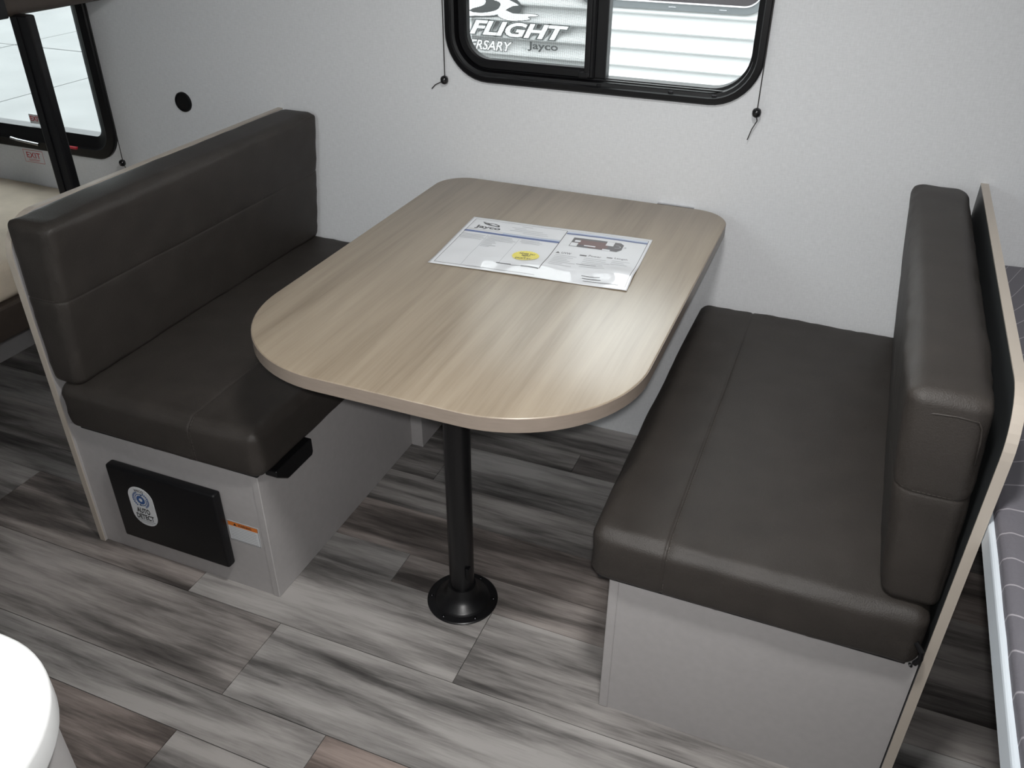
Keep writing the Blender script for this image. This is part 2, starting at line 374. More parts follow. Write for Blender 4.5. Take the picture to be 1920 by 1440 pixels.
def wall_with_holes(name, rect, holes, y0, y1, m):
    bm = bmesh.new()
    def loop(pts): 
        v = [bm.verts.new((p[0], y0, p[1])) for p in pts]; return [bm.edges.new((v[i], v[(i+1) % len(v)])) for i in range(len(v))]
    x0, x1, z0, z1 = rect
    ed = loop([(x0, z0), (x1, z0), (x1, z1), (x0, z1)])
    for h in holes: ed += loop(h)
    bmesh.ops.triangle_fill(bm, use_beauty=True, edges=ed)
    r = bmesh.ops.extrude_face_region(bm, geom=bm.faces[:])
    for v in r['geom']:
        if isinstance(v, bmesh.types.BMVert): v.co.y = y1
    bmesh.ops.recalc_face_normals(bm, faces=bm.faces)
    return struct(name, bm, m)
W2 = (-.613, .195, .998, 1.62); W1 = (-2.64, -1.826, .623, 1.20)
def hole(Wn, d, r): return rrect(Wn[0]+d, Wn[1]-d, Wn[2]+d, Wn[3]-d, [r-d]*4, 8)
wall_with_holes('wall_back', (XL-.05, XR+.05, -.06, ZC+.05), [hole(W2, .02, .118), hole(W1, .02, .10)], 0.0, 0.045, M['wall'])
struct('wall_left', box(XL-.05, XL, YF-.05, 0, -.06, ZC+.05), M['wall'])
struct('wall_right', box(XR, XR+.05, YF-.05, 0, -.06, ZC+.05), M['wall'])
W3 = (-1.08, -.30, 1.13, 1.68)
wall_with_holes('wall_front', (XL, XR, -.06, ZC+.05), [hole(W3, .02, .10)], YF-.05, YF, M['wall'])
struct('ceiling', box(XL-.05, XR+.05, YF-.05, .045, ZC+.05, ZC+.10), M['ceiling'])
# round ceiling lamp over the aisle
cl = thing('ceiling_light', 'round white ceiling lamp over the aisle beside the counter', 'lamp'); cl.location = (.30, -1.50, ZC+.05)
hs = obj('housing', lathe([(.115, 0), (.115, -.012), (.108, -.020), (.104, -.020), (.102, -.012)], 40), M['white_top'], cl); smooth(hs, 40)
obj('diffuser', lathe([(.102, -.011), (.060, -.0155), (.01, -.017)], 40), M['lamp_lens'], cl)
al = bpy.data.lights.new('lamp_bulb', 'AREA'); al.shape = 'DISK'; al.size = .2; al.energy = 18; al.color = (1.0, .985, .96)
ao = bpy.data.objects.new('lamp_bulb', al); C.objects.link(ao); ao.parent = cl; ao.location = (0, 0, -.022)

# ------------------------------------------------------------------ windows
FR = [(0, 0), (0, -.010), (.004, -.014), (.016, -.016), (.019, -.010), (.026, -.008), (.028, .012), (.034, .014), (.0345, .046), (.012, .050), (.012, 0.0)]
win = struct('window_2', ring_frame(W2, [.118]*4, FR), M['black_plastic'], label='black framed sliding window above the table'); smooth(win, 35)
sash = obj('sash', ring_frame((-.582, -.212, 1.029, 1.592), [.088, .004, .004, .088], [(0, .004), (.004, 0), (.020, 0), (.0245, .004), (.0245, .024), (0, .024)]), M['black_plastic'], win); smooth(sash, 35)
mull = obj('mullion', box(-.214, -.184, .008, .040, 1.030, 1.59, .003), M['black_plastic'], win)
obj('stile_rib', box(-.236, -.222, -.006, .004, 1.034, 1.588, .002), M['black_plastic'], win)
obj('pane', box(-.562, -.232, .012, .015, 1.048, 1.575), M['glass'], win)
obj('pane', box(-.190, .166, .028, .032, 1.026, 1.592), M['glass'], win)
tag(obj('insect_screen', box(-.560, -.186, .040, .0405, 1.03, 1.59), M['screen'], win), kind='stuff')
obj('track', box(-.18, .12, -.004, .004, 1.0275, 1.0315, .001), M['black_plastic'], win)
for x in (-.20, -.02, .085): obj('weep_cap', box(x, x+.012, -.0115, -.006, 1.016, 1.022, .001), M['screw'], win)
obj('latch', box(-.250, -.226, -.008, .001, 1.032, 1.046, .002), M['black_plastic'], win)

win3 = struct('window_3', ring_frame(W3, [.10]*4, [(0, YF), (0, YF+.010), (.004, YF+.014), (.026, YF+.012), (.034, YF-.046), (.012, YF-.050), (.012, YF)]), M['black_plastic'], label='window over the kitchen counter'); smooth(win3, 35)
obj('pane', box(W3[0]+.03, W3[1]-.03, YF-.03, YF-.026, W3[2]+.03, W3[3]-.03), M['glass'], win3)
win1 = struct('window_1', ring_frame(W1, [.10]*4, [(0, 0), (0, -.010), (.004, -.014), (.030, -.016), (.036, -.010), (.045, -.008), (.072, .006), (.0745, .046), (.02, .05), (.02, 0)]), M['black_plastic'], label='black framed egress window beside the bunk'); smooth(win1, 35)
obj('pane', box(W1[0]+.065, W1[1]-.065, .024, .028, W1[2]+.065, W1[3]-.065), M['glass_b'], win1)
lv = obj('lever', tube([(-2.30, -.018, .655), (-2.26, -.024, .653), (-2.17, -.022, .647)], .005), M['steel'], win1); lv['label'] = 'silver lever on the lower frame'
rl = obj('release_tab', box(-2.052, -2.000, -.022, -.012, .649, .657, .002), M['red'], win1); rl['label'] = 'red release tab on the lower frame'
gl = obj('glass_label', box(-2.232, -2.172, .0215, .0235, .703, .735), M['label_white'], win1)
def fw(y): return lambda a, b: (a, y, b)
flat('printing', joinpolys([text_mesh('EXIT', (-2.227, -2.177, .712, .729), offset=.02)]), fw(.0205), M['red_ink'], gl)

# ------------------------------------------------------------------ outside
lot = struct('ground', box(-30, 20, -20, 34, -.90, -.76), M['joint'])
xs_ = [-26, -22.2, -18.6, -15.1, -12.6, -10.3, -7.93, -4.2, -.6, 3.0, 8.0]; ys_ = [-14, -9, -4.5, .1, 3.3, 6.6, 9.9, 13.2, 16.5, 19.8]
for a, b in zip(xs_, xs_[1:]):
    for c, d in zip(ys_, ys_[1:]):
        obj('concrete_slab', box(a+.012, b-.012, c+.012, d-.012, -.80, -.745-R_.random()*.004), M['concrete'], lot)

TY = 3.1
trailer = thing('travel_trailer', 'white ribbed travel trailer parked outside the sliding window', 'trailer')
trailer.location = (0, TY, -.745)
def tr(o):
    o.location.z += .745; o.location.y -= TY; return o
prof = [(0, .030), (.014, .034), (.030, .031), (.046, .021), (.060, .008), (.074, -.001), (.086, -.003), (.093, .002), (.0970, .012), (.0988, .030)]
pts = []; z = .5047 + .0988*18
while z > -.45:
    for t, d in prof: pts.append((TY+d, z-t))
    z -= .0988
V = []
for x in (-2.6, 4.6): V += [(x, p[0], p[1]) for p in pts]
n = len(pts); F = [(i, i+1, n+i+1, n+i) for i in range(n-1)]
bm = mk(V, F); bmesh.ops.recalc_face_normals(bm, faces=bm.faces); tr(obj('siding', bm, M['siding'], trailer))
tr(obj('shell', box(-2.6, 4.6, TY+.03, TY+2.3, -.45, 2.26, .03), M['siding'], trailer))
tr(obj('skirt', box(-2.5, 4.5, TY+.15, TY+2.2, -.60, -.44), M['black_plastic'], trailer))
for x in (.6, 1.5):
    wh = lathe([(.12, .0), (.26, .0), (.31, .03), (.31, .17), (.26, .2), (.1, .2)], 32, (x, TY+.16, -.435), 'y'); tr(obj('wheel', wh, M['black_plastic'], trailer))
WT = (-1.297, -.166, .736, 1.50)
def ty(f):
    for v in f.verts: v.co.y += TY
    return f
tr(obj('window_frame', ty(ring_frame(WT, [.14]*4, [(0, -.002), (.003, -.020), (.042, -.022), (.045, -.004), (.0, -.002)])), M['out_frame'], trailer))
tr(obj('window_bead', ty(ring_frame((WT[0]+.036, WT[1]-.036, WT[2]+.036, WT[3]-.036), [.106]*4, [(0, -.018), (.004, -.027), (.011, -.018)])), M['steel'], trailer))
tr(obj('window_pane', box(WT[0]+.042, WT[1]-.042, TY-.012, TY-.006, WT[2]+.042, WT[3]-.042), M['dark_glass'], trailer))
for a in (-.724, -.439): tr(obj('weep_slot', box(a, a+.042, TY-.0235, TY-.0215, .755, .759), M['steel'], trailer))
def decal(name, vf, h, m): return tag(tr(flat(name, vf, lambda a, b: (a, TY-.004-h, b), m, trailer)), kind='stuff' if name != 'lettering' else None)
FB = (-1.9744, -1.323, .5251, .6093); EB = (-1.9758, -1.688, .4367, .4942)
decal('lettering_outline', text_mesh('FLIGHT', FB, shear=.32, offset=.105, ref=.035), .0, M['decal_pale'])
decal('lettering_outline', text_mesh('FLIGHT', FB, shear=.32, offset=.070, ref=.035), .0008, M['decal_grey'])
decal('lettering', text_mesh('FLIGHT', FB, shear=.32, offset=.035), .0016, M['decal_white'])
decal('lettering_outline', text_mesh('ERSARY', EB, shear=.3, offset=.055, ref=.02), .0008, M['decal_grey'])
decal('lettering', text_mesh('ERSARY', EB, shear=.3, offset=.02), .0016, M['decal_white'])
decal('lettering', text_mesh('Jayco', (-1.5828, -1.3862, .4521, .5069), offset=.022), .0016, M['decal_grey'])
decal('lettering', text_mesh('by', (-1.619, -1.588, .4535, .477)), .0016, M['decal_pale'])
def curve_poly(pts, n=8):
    """closed Catmull-Rom through pts"""
    out = []; k = len(pts)
    for i in range(k):
        p0, p1, p2, p3 = (Vector(pts[(i+j-1) % k]) for j in range(4))
        for s in range(n):
            t = s/n; out.append(tuple(.5*((2*p1)+(p2-p0)*t+(2*p0-5*p1+4*p2-p3)*t*t+(3*p1-p0-3*p2+p3)*t**3)))
    return polyp(out)
decal('emblem', curve_poly([(-2.0404, 0.7707), (-1.8579, 0.7917), (-1.7176, 0.7707), (-1.6404, 0.7244), (-1.6278, 0.6865), (-1.6474, 0.6626), (-1.7176, 0.6542), (-1.7878, 0.6373), (-1.886, 0.6261), (-2.0404, 0.6289)]), .0004, M['decal_grey'])
decal('emblem', curve_poly([(-2.0404, 0.7426), (-1.9422, 0.7567), (-1.872, 0.7328), (-1.8748, 0.6991), (-1.9562, 0.671), (-1.9744, 0.657), (-1.9001, 0.65), (-1.8018, 0.6696), (-1.7695, 0.6949), (-1.7709, 0.7174), (-1.8158, 0.7328), (-1.7597, 0.7468), (-1.7036, 0.7328), (-1.6474, 0.7089), (-1.6825, 0.7019), (-1.7176, 0.6851), (-1.7597, 0.6598), (-1.8158, 0.6416), (-1.9141, 0.6331), (-2.0404, 0.6373)]), .0010, M['decal_white'])
decal('emblem', curve_poly([(-1.7386, 0.6766), (-1.6755, 0.6626), (-1.5772, 0.6668), (-1.5239, 0.664), (-1.5141, 0.657), (-1.5323, 0.65), (-1.5772, 0.6458), (-1.566, 0.6359), (-1.5913, 0.6261), (-1.6614, 0.6177), (-1.7316, 0.6191), (-1.7878, 0.6458)]), .0008, M['decal_grey'])
decal('emblem', curve_poly([(-1.7358, 0.6738), (-1.6755, 0.6598), (-1.5772, 0.664), (-1.5267, 0.6612), (-1.5183, 0.657), (-1.5351, 0.6528), (-1.5842, 0.6472), (-1.5716, 0.6359), (-1.5941, 0.6289), (-1.6614, 0.6205), (-1.7316, 0.6219), (-1.7836, 0.6458)]), .0014, M['decal_white'])

# ------------------------------------------------------------------ benches
def divider_poly(front, top, r=.085):
    pts = [(-.001, 0), (-.001, top)]
    for k in range(11):
        a = math.radians(90+90*k/10); pts.append((front+r+r*math.cos(a), top-r+r*math.sin(a)))
    return pts + [(front, 0)]
def divider_edge(front, top, x0, x1, r, t=.003):
    """thin edge band along the front and top rim"""
    a = divider_poly(front-t, top+t, r+t)[1:]; b = divider_poly(front, top, r)[1:]; a[0] = (-.001, top+t)
    bm = bmesh.new(); n = len(a); L = [[bm.verts.new((x, *p)) for p in q] for q, x in ((b, x0), (a, x0), (a, x1), (b, x1))]
    for i in range(n-1):
        for k in range(4): bm.faces.new((L[k][i], L[k][i+1], L[(k+1) % 4][i+1], L[(k+1) % 4][i]))
    bm.faces.new([l[0] for l in L]); bm.faces.new([l[-1] for l in L])
    bmesh.ops.recalc_face_normals(bm, faces=bm.faces)
    return bm
# bench beside the bunk
b1 = thing('dinette_bench', 'pale grey dinette bench base carrying the black converter panel', 'bench', 'built-in dinette benches')
b1.location = (-.9, -.5, 0)
def rel(o, root): o.location -= root.location; return o
rel(obj('front_panel', box(-1.156, -.644, -.970, -.955, 0, .362), M['panel'], b1), b1)
rel(obj('side_panel', box(-.644, -.6256, -.972, -.001, 0, .362, .0015, 1), M['panel'], b1), b1)
rel(obj('seat_board', box(-1.154, -.644, -.954, -.001, .348, .362), M['panel'], b1), b1)
rel(obj('divider', extrude_poly(divider_poly(-.976, .864), 'x', -1.1715, -1.156), M['panel'], b1), b1)
e_ = rel(obj('edge_band', divider_edge(-.976, .864, -1.1717, -1.1558, .085), M['edge'], b1), b1); e_['label'] = 'beige edge banding on the divider rim'
rel(obj('duct_box', box(-.6256, -.5883, -.3027, -.001, 0, .34, .001, 1), M['panel'], b1), b1)
bk = extrude_poly([(-.945, .366), (-.945, .350), (-.908, .322), (-.814, .322), (-.808, .330), (-.808, .366)], 'x', -.6256, -.594)
bmesh.ops.bevel(bk, geom=bk.edges[:], offset=.002, segments=1, affect='EDGES'); bk_ = rel(obj('bracket', bk, M['black_plastic'], b1), b1); bk_['label'] = 'black plastic bracket under the cushion overhang'
# bench beside the mattress
b2 = thing('dinette_bench', 'pale grey dinette bench base with plain front and dark-lined divider', 'bench', 'built-in dinette benches')
b2.location = (.45, -.5, 0)
rel(obj('front_panel', box(.184, .700, -.969, -.955, 0, .362), M['panel'], b2), b2)
rel(obj('side_panel', box(.1655, .184, -.972, -.001, 0, .362, .0015, 1), M['panel'], b2), b2)
rel(obj('seat_board', box(.184, .700, -.954, -.001, .348, .362), M['panel'], b2), b2)
rel(obj('divider', extrude_poly(divider_poly(-.977, .884), 'x', .7032, .7165), M['panel'], b2), b2)
e_ = rel(obj('edge_band', divider_edge(-.977, .884, .7010, .7168, .085), M['edge'], b2), b2); e_['label'] = 'beige edge banding on the divider rim'
e_ = rel(obj('divider_lining', extrude_poly(divider_poly(-.9765, .8835), 'x', .7012, .7032), M['dark_panel'], b2), b2); e_['label'] = 'charcoal lining on the inner divider face'

# ------------------------------------------------------------------ cushions
def axis_samples(h, r, fine, extra=()):
    s = [-h, h]
    for k in range(1, 6):
        s += [-h+r*k/5, h-r*k/5]
    n = max(2, int((2*h-2*r)/fine)); s += [-h+r+(2*h-2*r)*k/n for k in range(1, n)]
    for e, w_ in extra: s += [e+w_*q for q in (-1.6, -1, -.5, 0, .5, 1, 1.6)]
    s = sorted(s); out = [s[0]]
    for v in s[1:]:
        if v-out[-1] > 6e-4: out.append(v)
    out[-1] = h; return out
def cushion_bm(size, r, puff, seams=(), lean=0.0, taper=0.0, fine=.016, wr=.0018, seed=0, soft=None):
    """size = full extents; puff = (px,py,pz); seams = list of (axis, pos, depth, width); lean = x shift per unit z"""
    h = [s/2 for s in size]; ss = [axis_samples(h[i], r, fine, [(p, w_) for a, p, d, w_ in seams if a == i]) for i in range(3)]
    bm = bmesh.new()
    for ax in range(3):
        u, v = [i for i in range(3) if i != ax]
        for sgn in (-1, 1):
            grid = []
            for a in ss[u]:
                row = []
                for b in ss[v]:
                    p = [0, 0, 0]; p[ax] = sgn*h[ax]; p[u] = a; p[v] = b; row.append(bm.verts.new(p))
                grid.append(row)
            for i in range(len(grid)-1):
                for j in range(len(grid[0])-1):
                    q = [grid[i][j], grid[i+1][j], grid[i+1][j+1], grid[i][j+1]]
                    bm.faces.new(q)
    bmesh.ops.remove_doubles(bm, verts=bm.verts, dist=2e-5)
    bmesh.ops.recalc_face_normals(bm, faces=bm.faces)
    for vtx in bm.verts:
        p = vtx.co.copy(); q = Vector([max(-h[i]+r, min(h[i]-r, p[i])) for i in range(3)])
        d = p-q; nrm = d.normalized() if d.length > 1e-9 else Vector((0, 0, 1)); p2 = q+nrm*r
        f = [max(0.0, 1-(p[i]/h[i])**4) for i in range(3)]
        p2.x += puff[0]*nrm.x*f[1]*f[2]; p2.y += puff[1]*nrm.y*f[0]*f[2]; p2.z += puff[2]*nrm.z*f[0]*f[1]
        sv = Vector((p.x*5+seed, p.y*5, p.z*5)); wz = noise.noise(sv)*wr + noise.noise(Vector((p.x*16, p.y*16+seed, p.z*16)))*wr*.5
        ed = sum(1 for i in range(3) if abs(p[i]) > h[i]*.86)
        if ed >= 2: wz += noise.noise(Vector((p.x*34, p.y*34, p.z*34+seed)))*wr*.9
        p2 += nrm*wz
        for a, pos, dep, w_ in seams: p2 -= nrm*dep*math.exp(-((p[a]-pos)/w_)**2)
        p2.x += lean*p2.z + taper*(p2.z+h[2])*((1+p.x/h[0])/2 if taper > 0 else (1-p.x/h[0])/2)
        vtx.co = p2
    return bm
def stitches(path, step=.007, r=.0007, ln=.0048):
    """row of thread stitches along a polyline; one joined part"""
    bm = bmesh.new(); pts = [Vector(p) for p in path]; acc = 0
    for a, b in zip(pts, pts[1:]):
        L_ = (b-a).length; d = (b-a)/L_ if L_ > 0 else None; s = 0
        while s+ln <= L_:
            p = a+d*s; q = a+d*(s+ln); n1 = d.cross(Vector((.3, .5, .8))).normalized(); n2 = d.cross(n1)
            A = [bm.verts.new(p+r*(n1*math.cos(k*math.pi/2)+n2*math.sin(k*math.pi/2))) for k in range(4)]
            B = [bm.verts.new(q+r*(n1*math.cos(k*math.pi/2)+n2*math.sin(k*math.pi/2))) for k in range(4)]
            for k in range(4): bm.faces.new((A[k], A[(k+1) % 4], B[(k+1) % 4], B[k]))
            bm.faces.new(A[::-1]); bm.faces.new(B); s += step
    return bm
def cushion(name, label, lo, hi, r, puff, seams=(), lean=0, seed=0, group=None, wr=.0018, taper=0.0):
    size = [hi[i]-lo[i] for i in range(3)]; ctr = [(hi[i]+lo[i])/2 for i in range(3)]
    bm = cushion_bm(size, r, puff, [(a, p-ctr[a], d, w_) for a, p, d, w_ in seams], lean, taper, seed=seed, wr=wr)
    for v in bm.verts: v.co.z += size[2]/2
    o = obj(name, bm, M['leather']); o.location = (ctr[0], ctr[1], lo[2]); smooth(o); tag(o, label, 'cushion', group)
    return o
SEATG, BACKG = 'dinette seat cushions', 'dinette back cushions'
s1 = cushion('seat_cushion', 'dark taupe seat cushion beside the converter panel bench, under the bunk divider', (-1.138, -.990, .366), (-.600, -.006, .486), .026, (.006, .006, .008), [(0, -.765, .0012, .0030)], seed=1.3, group=SEATG, wr=.0028)
s2 = cushion('seat_cushion', 'dark taupe seat cushion with long seam, on the plain-fronted bench', (.128, -.990, .366), (.694, -.006, .486), .026, (.006, .006, .008), [(0, .264, .0022, .0030)], seed=5.1, group=SEATG, wr=.0026)
k1 = cushion('back_cushion', 'dark taupe back cushion leaning on the divider next to the bunk', (-1.1555, -.978, .482), (-1.074, -.008, .870), .020, (.004, .004, .006), [(2, .698, .0013, .0030)], lean=.0, taper=.115, seed=9.7, group=BACKG, wr=.0026)
k2 = cushion('back_cushion', 'dark taupe back cushion leaning on the divider next to the grey mattress', (.600, -.966, .482), (.692, -.008, .876), .022, (.006, .005, .008), [(2, .705, .0016, .0030)], lean=-.055, taper=-.07, seed=3.9, group=BACKG, wr=.0024)
def seam_part(o, axis, pos, names='stitching'):
    """stitches laid on the cushion surface beside the seam dent: march around the section at pos"""
    me = o.data; loc = o.location; best = {}
    ax2 = [i for i in range(3) if i != axis]
    V = [v.co for v in me.vertices if abs(v.co[axis]-pos) < .0026]
    cx = sum(v[ax2[0]] for v in V)/len(V); cy = sum(v[ax2[1]] for v in V)/len(V)
    P = sorted(V, key=lambda v: math.atan2(v[ax2[1]]-cy, v[ax2[0]]-cx))
    out = [P[0]]
    for v in P[1:]:
        if (v-out[-1]).length > .006: out.append(v)
    ctr = Vector(out[0]); ctr[ax2[0]] = cx; ctr[ax2[1]] = cy; ctr[axis] = pos
    path = [Vector(v) + (Vector(v)-ctr).normalized()*.0006 for v in out]
    for p in path: p[axis] = pos + .004
    path.append(path[0])
    st = obj(names, stitches(path), M['thread'], o); return st
seam_part(s1, 0, -.765-(-1.138-.600)/2); seam_part(s2, 0, .264-(.128+.694)/2)
seam_part(k1, 2, .698-.482); seam_part(k2, 2, .705-.482)
# edge seam on the near end of the back cushion by the mattress
def top_welt(o, pts):
    w_ = obj('welt', tube(pts, .0016, 6), M['leather'], o); smooth(w_)
top_welt(k2, [(-.058, -.474, .345), (-.054, -.478, .358), (-.040, -.480, .362), (-.010, -.480, .364), (.018, -.480, .362), (.024, -.479, .352), (.028, -.479, .330), (.031, -.479, .29)])
uc = obj('base_cloth', box(-.268, .268, -.478, .478, -.003, .004, .002), M['black_cloth'], s2); uc['label'] = 'black cloth on the underside'
uc = obj('base_cloth', box(-.248, .248, -.478, .478, -.003, .004, .002), M['black_cloth'], s1); uc['label'] = 'black cloth on the underside'
zp = obj('zipper_pull', tube([(.270, -.487, .062), (.281, -.496, .052), (.282, -.499, .040), (.276, -.498, .026), (.272, -.496, .018)], .0045, 8), M['black_plastic'], s2); zp['label'] = 'black zipper pull at the cushion corner'

# ------------------------------------------------------------------ converter panel, labels
cv = thing('converter_panel', 'black power converter door with white oval sticker on bench front', 'electrical panel'); cv.location = (-.894, -.970, .18)
bm = box(-1.052, -.738, -.996, -.9702, .072, .291, .007, 3); dr = rel(obj('door', bm, M['black_plastic'], cv), cv); smooth(dr, 40)
pill = rrect(-1.000, -.927, .132, .248, [.034]*4, 8)
st = obj('sticker', extrude_poly(pill, 'y', -.9957, -.9968), M['label_white'], dr); st['label'] = 'white pill-shaped sticker with blue dial'
def pr(name, vf, m, parent, y, root): return tag(rel(flat(name, vf, fw(y), m, parent), root), kind='stuff')
PX = -.9635; 
def cvp(vf, m): 
    o = flat('printing', vf, fw(-.9974), m, cv); rel(o, cv); o['kind'] = 'stuff'; return o
cvp(joinpolys([text_mesh('WFCO', (PX-.014, PX+.014, .2335, .241), offset=.02), text_mesh('AUTO', (PX-.021, PX+.019, .1695, .1855), offset=.03), text_mesh('DETECT', (PX-.026, PX+.026, .1505, .1665), offset=.03), rectp(PX-.028, PX+.028, .1465, .1475)]), M['label_black'])
cvp(joinpolys([arcp(PX, .211, .0052, .0125, 0, 360, 30), arcp(PX, .211, .0155, .0175, 70, 200), arcp(PX, .211, .0155, .0175, 250, 380), polyp([(PX+.002, .2305), (PX+.009, .2275), (PX+.003, .2235)]), polyp([(PX-.003, .1915), (PX-.009, .1945), (PX-.003, .1985)])] + [arcp(PX, .211, .0195, .0245, a, a+9, 2) for a in list(range(110, 230, 13)) + list(range(-60, 62, 13))]), M['label_blue'])
cvp(joinpolys([rectp(PX-.026, PX+.024, .1425, .1435), rectp(PX-.020, PX+.018, .1395, .1405)]), M['ink_grey'])
wl = thing('warning_label', 'small orange-topped warning label next to the black converter panel', 'label'); wl.location = (-.696, -.970, .176)
rel(obj('backing', box(-.739, -.653, -.9706, -.9701, .147, .205), M['label_white'], wl), wl)
pr('printing', rectp(-.737, -.655, .191, .203), M['ink_orange'], wl, -.9710, wl)
pr('printing', joinpolys([polyp([(-.722, .1935), (-.713, .1935), (-.7175, .2005)]), text_mesh('WARNING', (-.709, -.672, .1935, .2005), offset=.02)]), M['label_black'], wl, -.9713, wl)
ln_ = []
for k in range(8):
    x1 = -.659 - (R_.random()*.02 if k in (3, 5, 7) else R_.random()*.004); ln_.append(rectp(-.734, x1, .1865-k*.0052, .1879-k*.0052))
pr('printing', joinpolys(ln_), M['ink_grey'], wl, -.9710, wl)
pr('printing', joinpolys([rectp(-.7385, -.6535, .1472, .1482), rectp(-.6545, -.6535, .1472, .2048), rectp(-.7385, -.7375, .1472, .2048), rectp(-.7385, -.6535, .2038, .2048)]), M['ink_dark'], wl, -.9712, wl)

# ------------------------------------------------------------------ table
tb = thing('dinette_table', 'greige wood-look dinette table with rounded corners on black pedestal leg', 'table'); tb.location = (-.222, -.809, 0)
out = rrect(-.615, .171, -1.081, -.012, [.255, .255, .085, .085], 20)
top = rel(obj('tabletop', slab(out, .712, .740, .0025), M['table'], tb), tb); smooth(top, 40)
eo = rrect(-.6155, .1715, -1.0815, -.0115, [.2555, .2555, .0855, .0855], 20)
ei = rrect(-.610, .166, -1.076, -.017, [.250, .250, .080, .080], 20)
eb = sweep_rings([[(a, b, z_) for a, b in l] for l, z_ in ((ei, .7115), (eo, .7120), (eo, .7380), (ei, .7385), (ei, .7115))])
bmesh.ops.remove_doubles(eb, verts=eb.verts, dist=1e-6); bmesh.ops.recalc_face_normals(eb, faces=eb.faces)
e_ = rel(obj('edge_band', eb, M['table_edge'], tb), tb); smooth(e_, 40); e_['label'] = 'taupe edge banding around the tabletop'
px, py = -.2222, -.8091
leg = rel(obj('leg', lathe([(.0265, .030), (.0285, .075), (.0285, .640), (.0265, .700)], 48, (px, py, 0)), M['black_metal'], tb), tb); smooth(leg, 40); leg['label'] = 'black round pedestal leg'
ba = rel(obj('floor_flange', lathe([(.0800, 0), (.0836, .0015), (.0836, .0035), (.0815, .0055), (.0660, .0070), (.0640, .0105), (.0615, .0130), (.0480, .0210), (.0385, .0340), (.0345, .0480), (.0325, .0520), (.0285, .0530)], 64, (px, py, 0)), M['black_metal'], tb), tb); smooth(ba, 35); ba['label'] = 'black round floor flange'
for k in range(6):
    a = math.radians(18+60*k); obj('screw', lathe([(.0042, .005), (.0040, .0070), (.0022, .0084)], 14, (px+.0735*math.cos(a), py+.0735*math.sin(a), 0)), M['screw'], ba)
tf = rel(obj('top_flange', lathe([(.0285, .655), (.036, .672), (.050, .692), (.080, .704), (.083, .712)], 48, (px, py, 0)), M['black_metal'], tb), tb); smooth(tf, 35)
obj('lock_tag', box(px+.021, px+.0285, py-.024, py-.010, .090, .124, .001, 1), M['black_plastic'], leg)
rel(obj('wall_cleat', box(-.42, .06, -.040, -.0015, .690, .7115, .002, 1), M['edge'], tb), tb)
sh_ = rel(obj('wall_trim', box(-.02, .075, -.0115, -.002, .733, .7405, .001, 1), M['steel'], tb), tb); sh_['label'] = 'bright metal strip between tabletop and wall'

# ------------------------------------------------------------------ brochure sheet
sheet = thing('spec_sheet', 'white printed specification sheet with yellow burst lying on the table', 'paper'); sheet.location = (-.18, -.415, .7402)
O_ = Vector((-.414, -.285)); EX = Vector((.4448, .0281)); EY = Vector((.018, -.288))
def pw(u, v): 
    hump = .0062*math.exp(-((v-.80)/.13)**2)*(.50+.28*math.sin(u*13+.8)+.22*math.sin(u*29)*math.sin(v*9))*(1 if u > .2 else max(0, u/.2))
    side = .0050*math.exp(-((u-.90)/.10)**2-((v-.74)/.12)**2)
    return .0008*math.sin(u*9.0+1.2)*math.sin(v*5+.6) + hump + side + .0016
def pp(h): 
    def f(u, v):
        q = O_+EX*u+EY*v; return (q.x+.18, q.y+.415, pw(u, v)+h)
    return f
nu, nv = 80, 56
V = [(i/nu, j/nv) for j in range(nv+1) for i in range(nu+1)]
bm = mk([pp(0)(*v) for v in V], [(j*(nu+1)+i, (j+1)*(nu+1)+i, (j+1)*(nu+1)+i+1, j*(nu+1)+i+1) for j in range(nv) for i in range(nu)])
bmesh.ops.recalc_face_normals(bm, faces=bm.faces)
ps = obj('page', bm, M['paper'], sheet); smooth(ps)
for f_ in ps.data.polygons: pass
md = ps.modifiers.new('thick', 'SOLIDIFY'); md.thickness = .0003; md.offset = -1
def ink(name, vf, m, h=.0004): 
    V, F = vf
    bm = mk([(u, v, 0) for u, v in V], F); bmesh.ops.triangulate(bm, faces=[f for f in bm.faces if len(f.verts) > 4])
    for _ in range(2):
        lng = [e for e in bm.edges if e.calc_length() > .05]
        if lng: bmesh.ops.subdivide_edges(bm, edges=lng, cuts=2)
    for v in bm.verts: v.co = Vector(pp(h)(v.co.x, v.co.y))
    bmesh.ops.recalc_face_normals(bm, faces=bm.faces)
    for f in bm.faces:
        if f.normal.z < 0: f.normal_flip()
    o = obj(name, bm, m, sheet)
    if name != 'burst_sticker': o['kind'] = 'stuff'
    return o
def hb(u0, u1, v, t=.004): return rectp(u0, u1, v-t/2, v+t/2, 12)
def vb(u, v0, v1, t=.0025): 
    V = []; F = []
    for k in range(9): vv = v0+(v1-v0)*k/8; V += [(u-t/2, vv), (u+t/2, vv)]
    return V, [(2*k, 2*k+1, 2*k+3, 2*k+2) for k in range(8)]
def tx(s, u0, u1, v0, v1, **k):     # v grows downwards
    V, F = text_mesh(s, (u0, u1, 0, 1), **k); return [(u, v1-(v1-v0)*y) for u, y in V], F
ink('printed_rules', joinpolys([hb(.025, .545, .04, .004), hb(.555, .985, .04, .003), vb(.025, .04, .96), vb(.985, .04, .96), hb(.025, .545, .965, .004), vb(.548, .05, .865, .004), hb(.025, .545, .26, .003)]), M['ink_dark'])
ink('printed_rules', joinpolys([vb(.165, .34, .96, .002), vb(.337, .34, .86, .002)]), M['ink_grey'])
ink('printed_bar', joinpolys([hb(.02, .546, .305, .034), hb(.552, .985, .100, .022)]), M['ink_blue'])
ink('printed_bar', joinpolys([hb(.23, .546, .275, .02), hb(.552, .985, .072, .02)]), M['ink_pale_blue'])
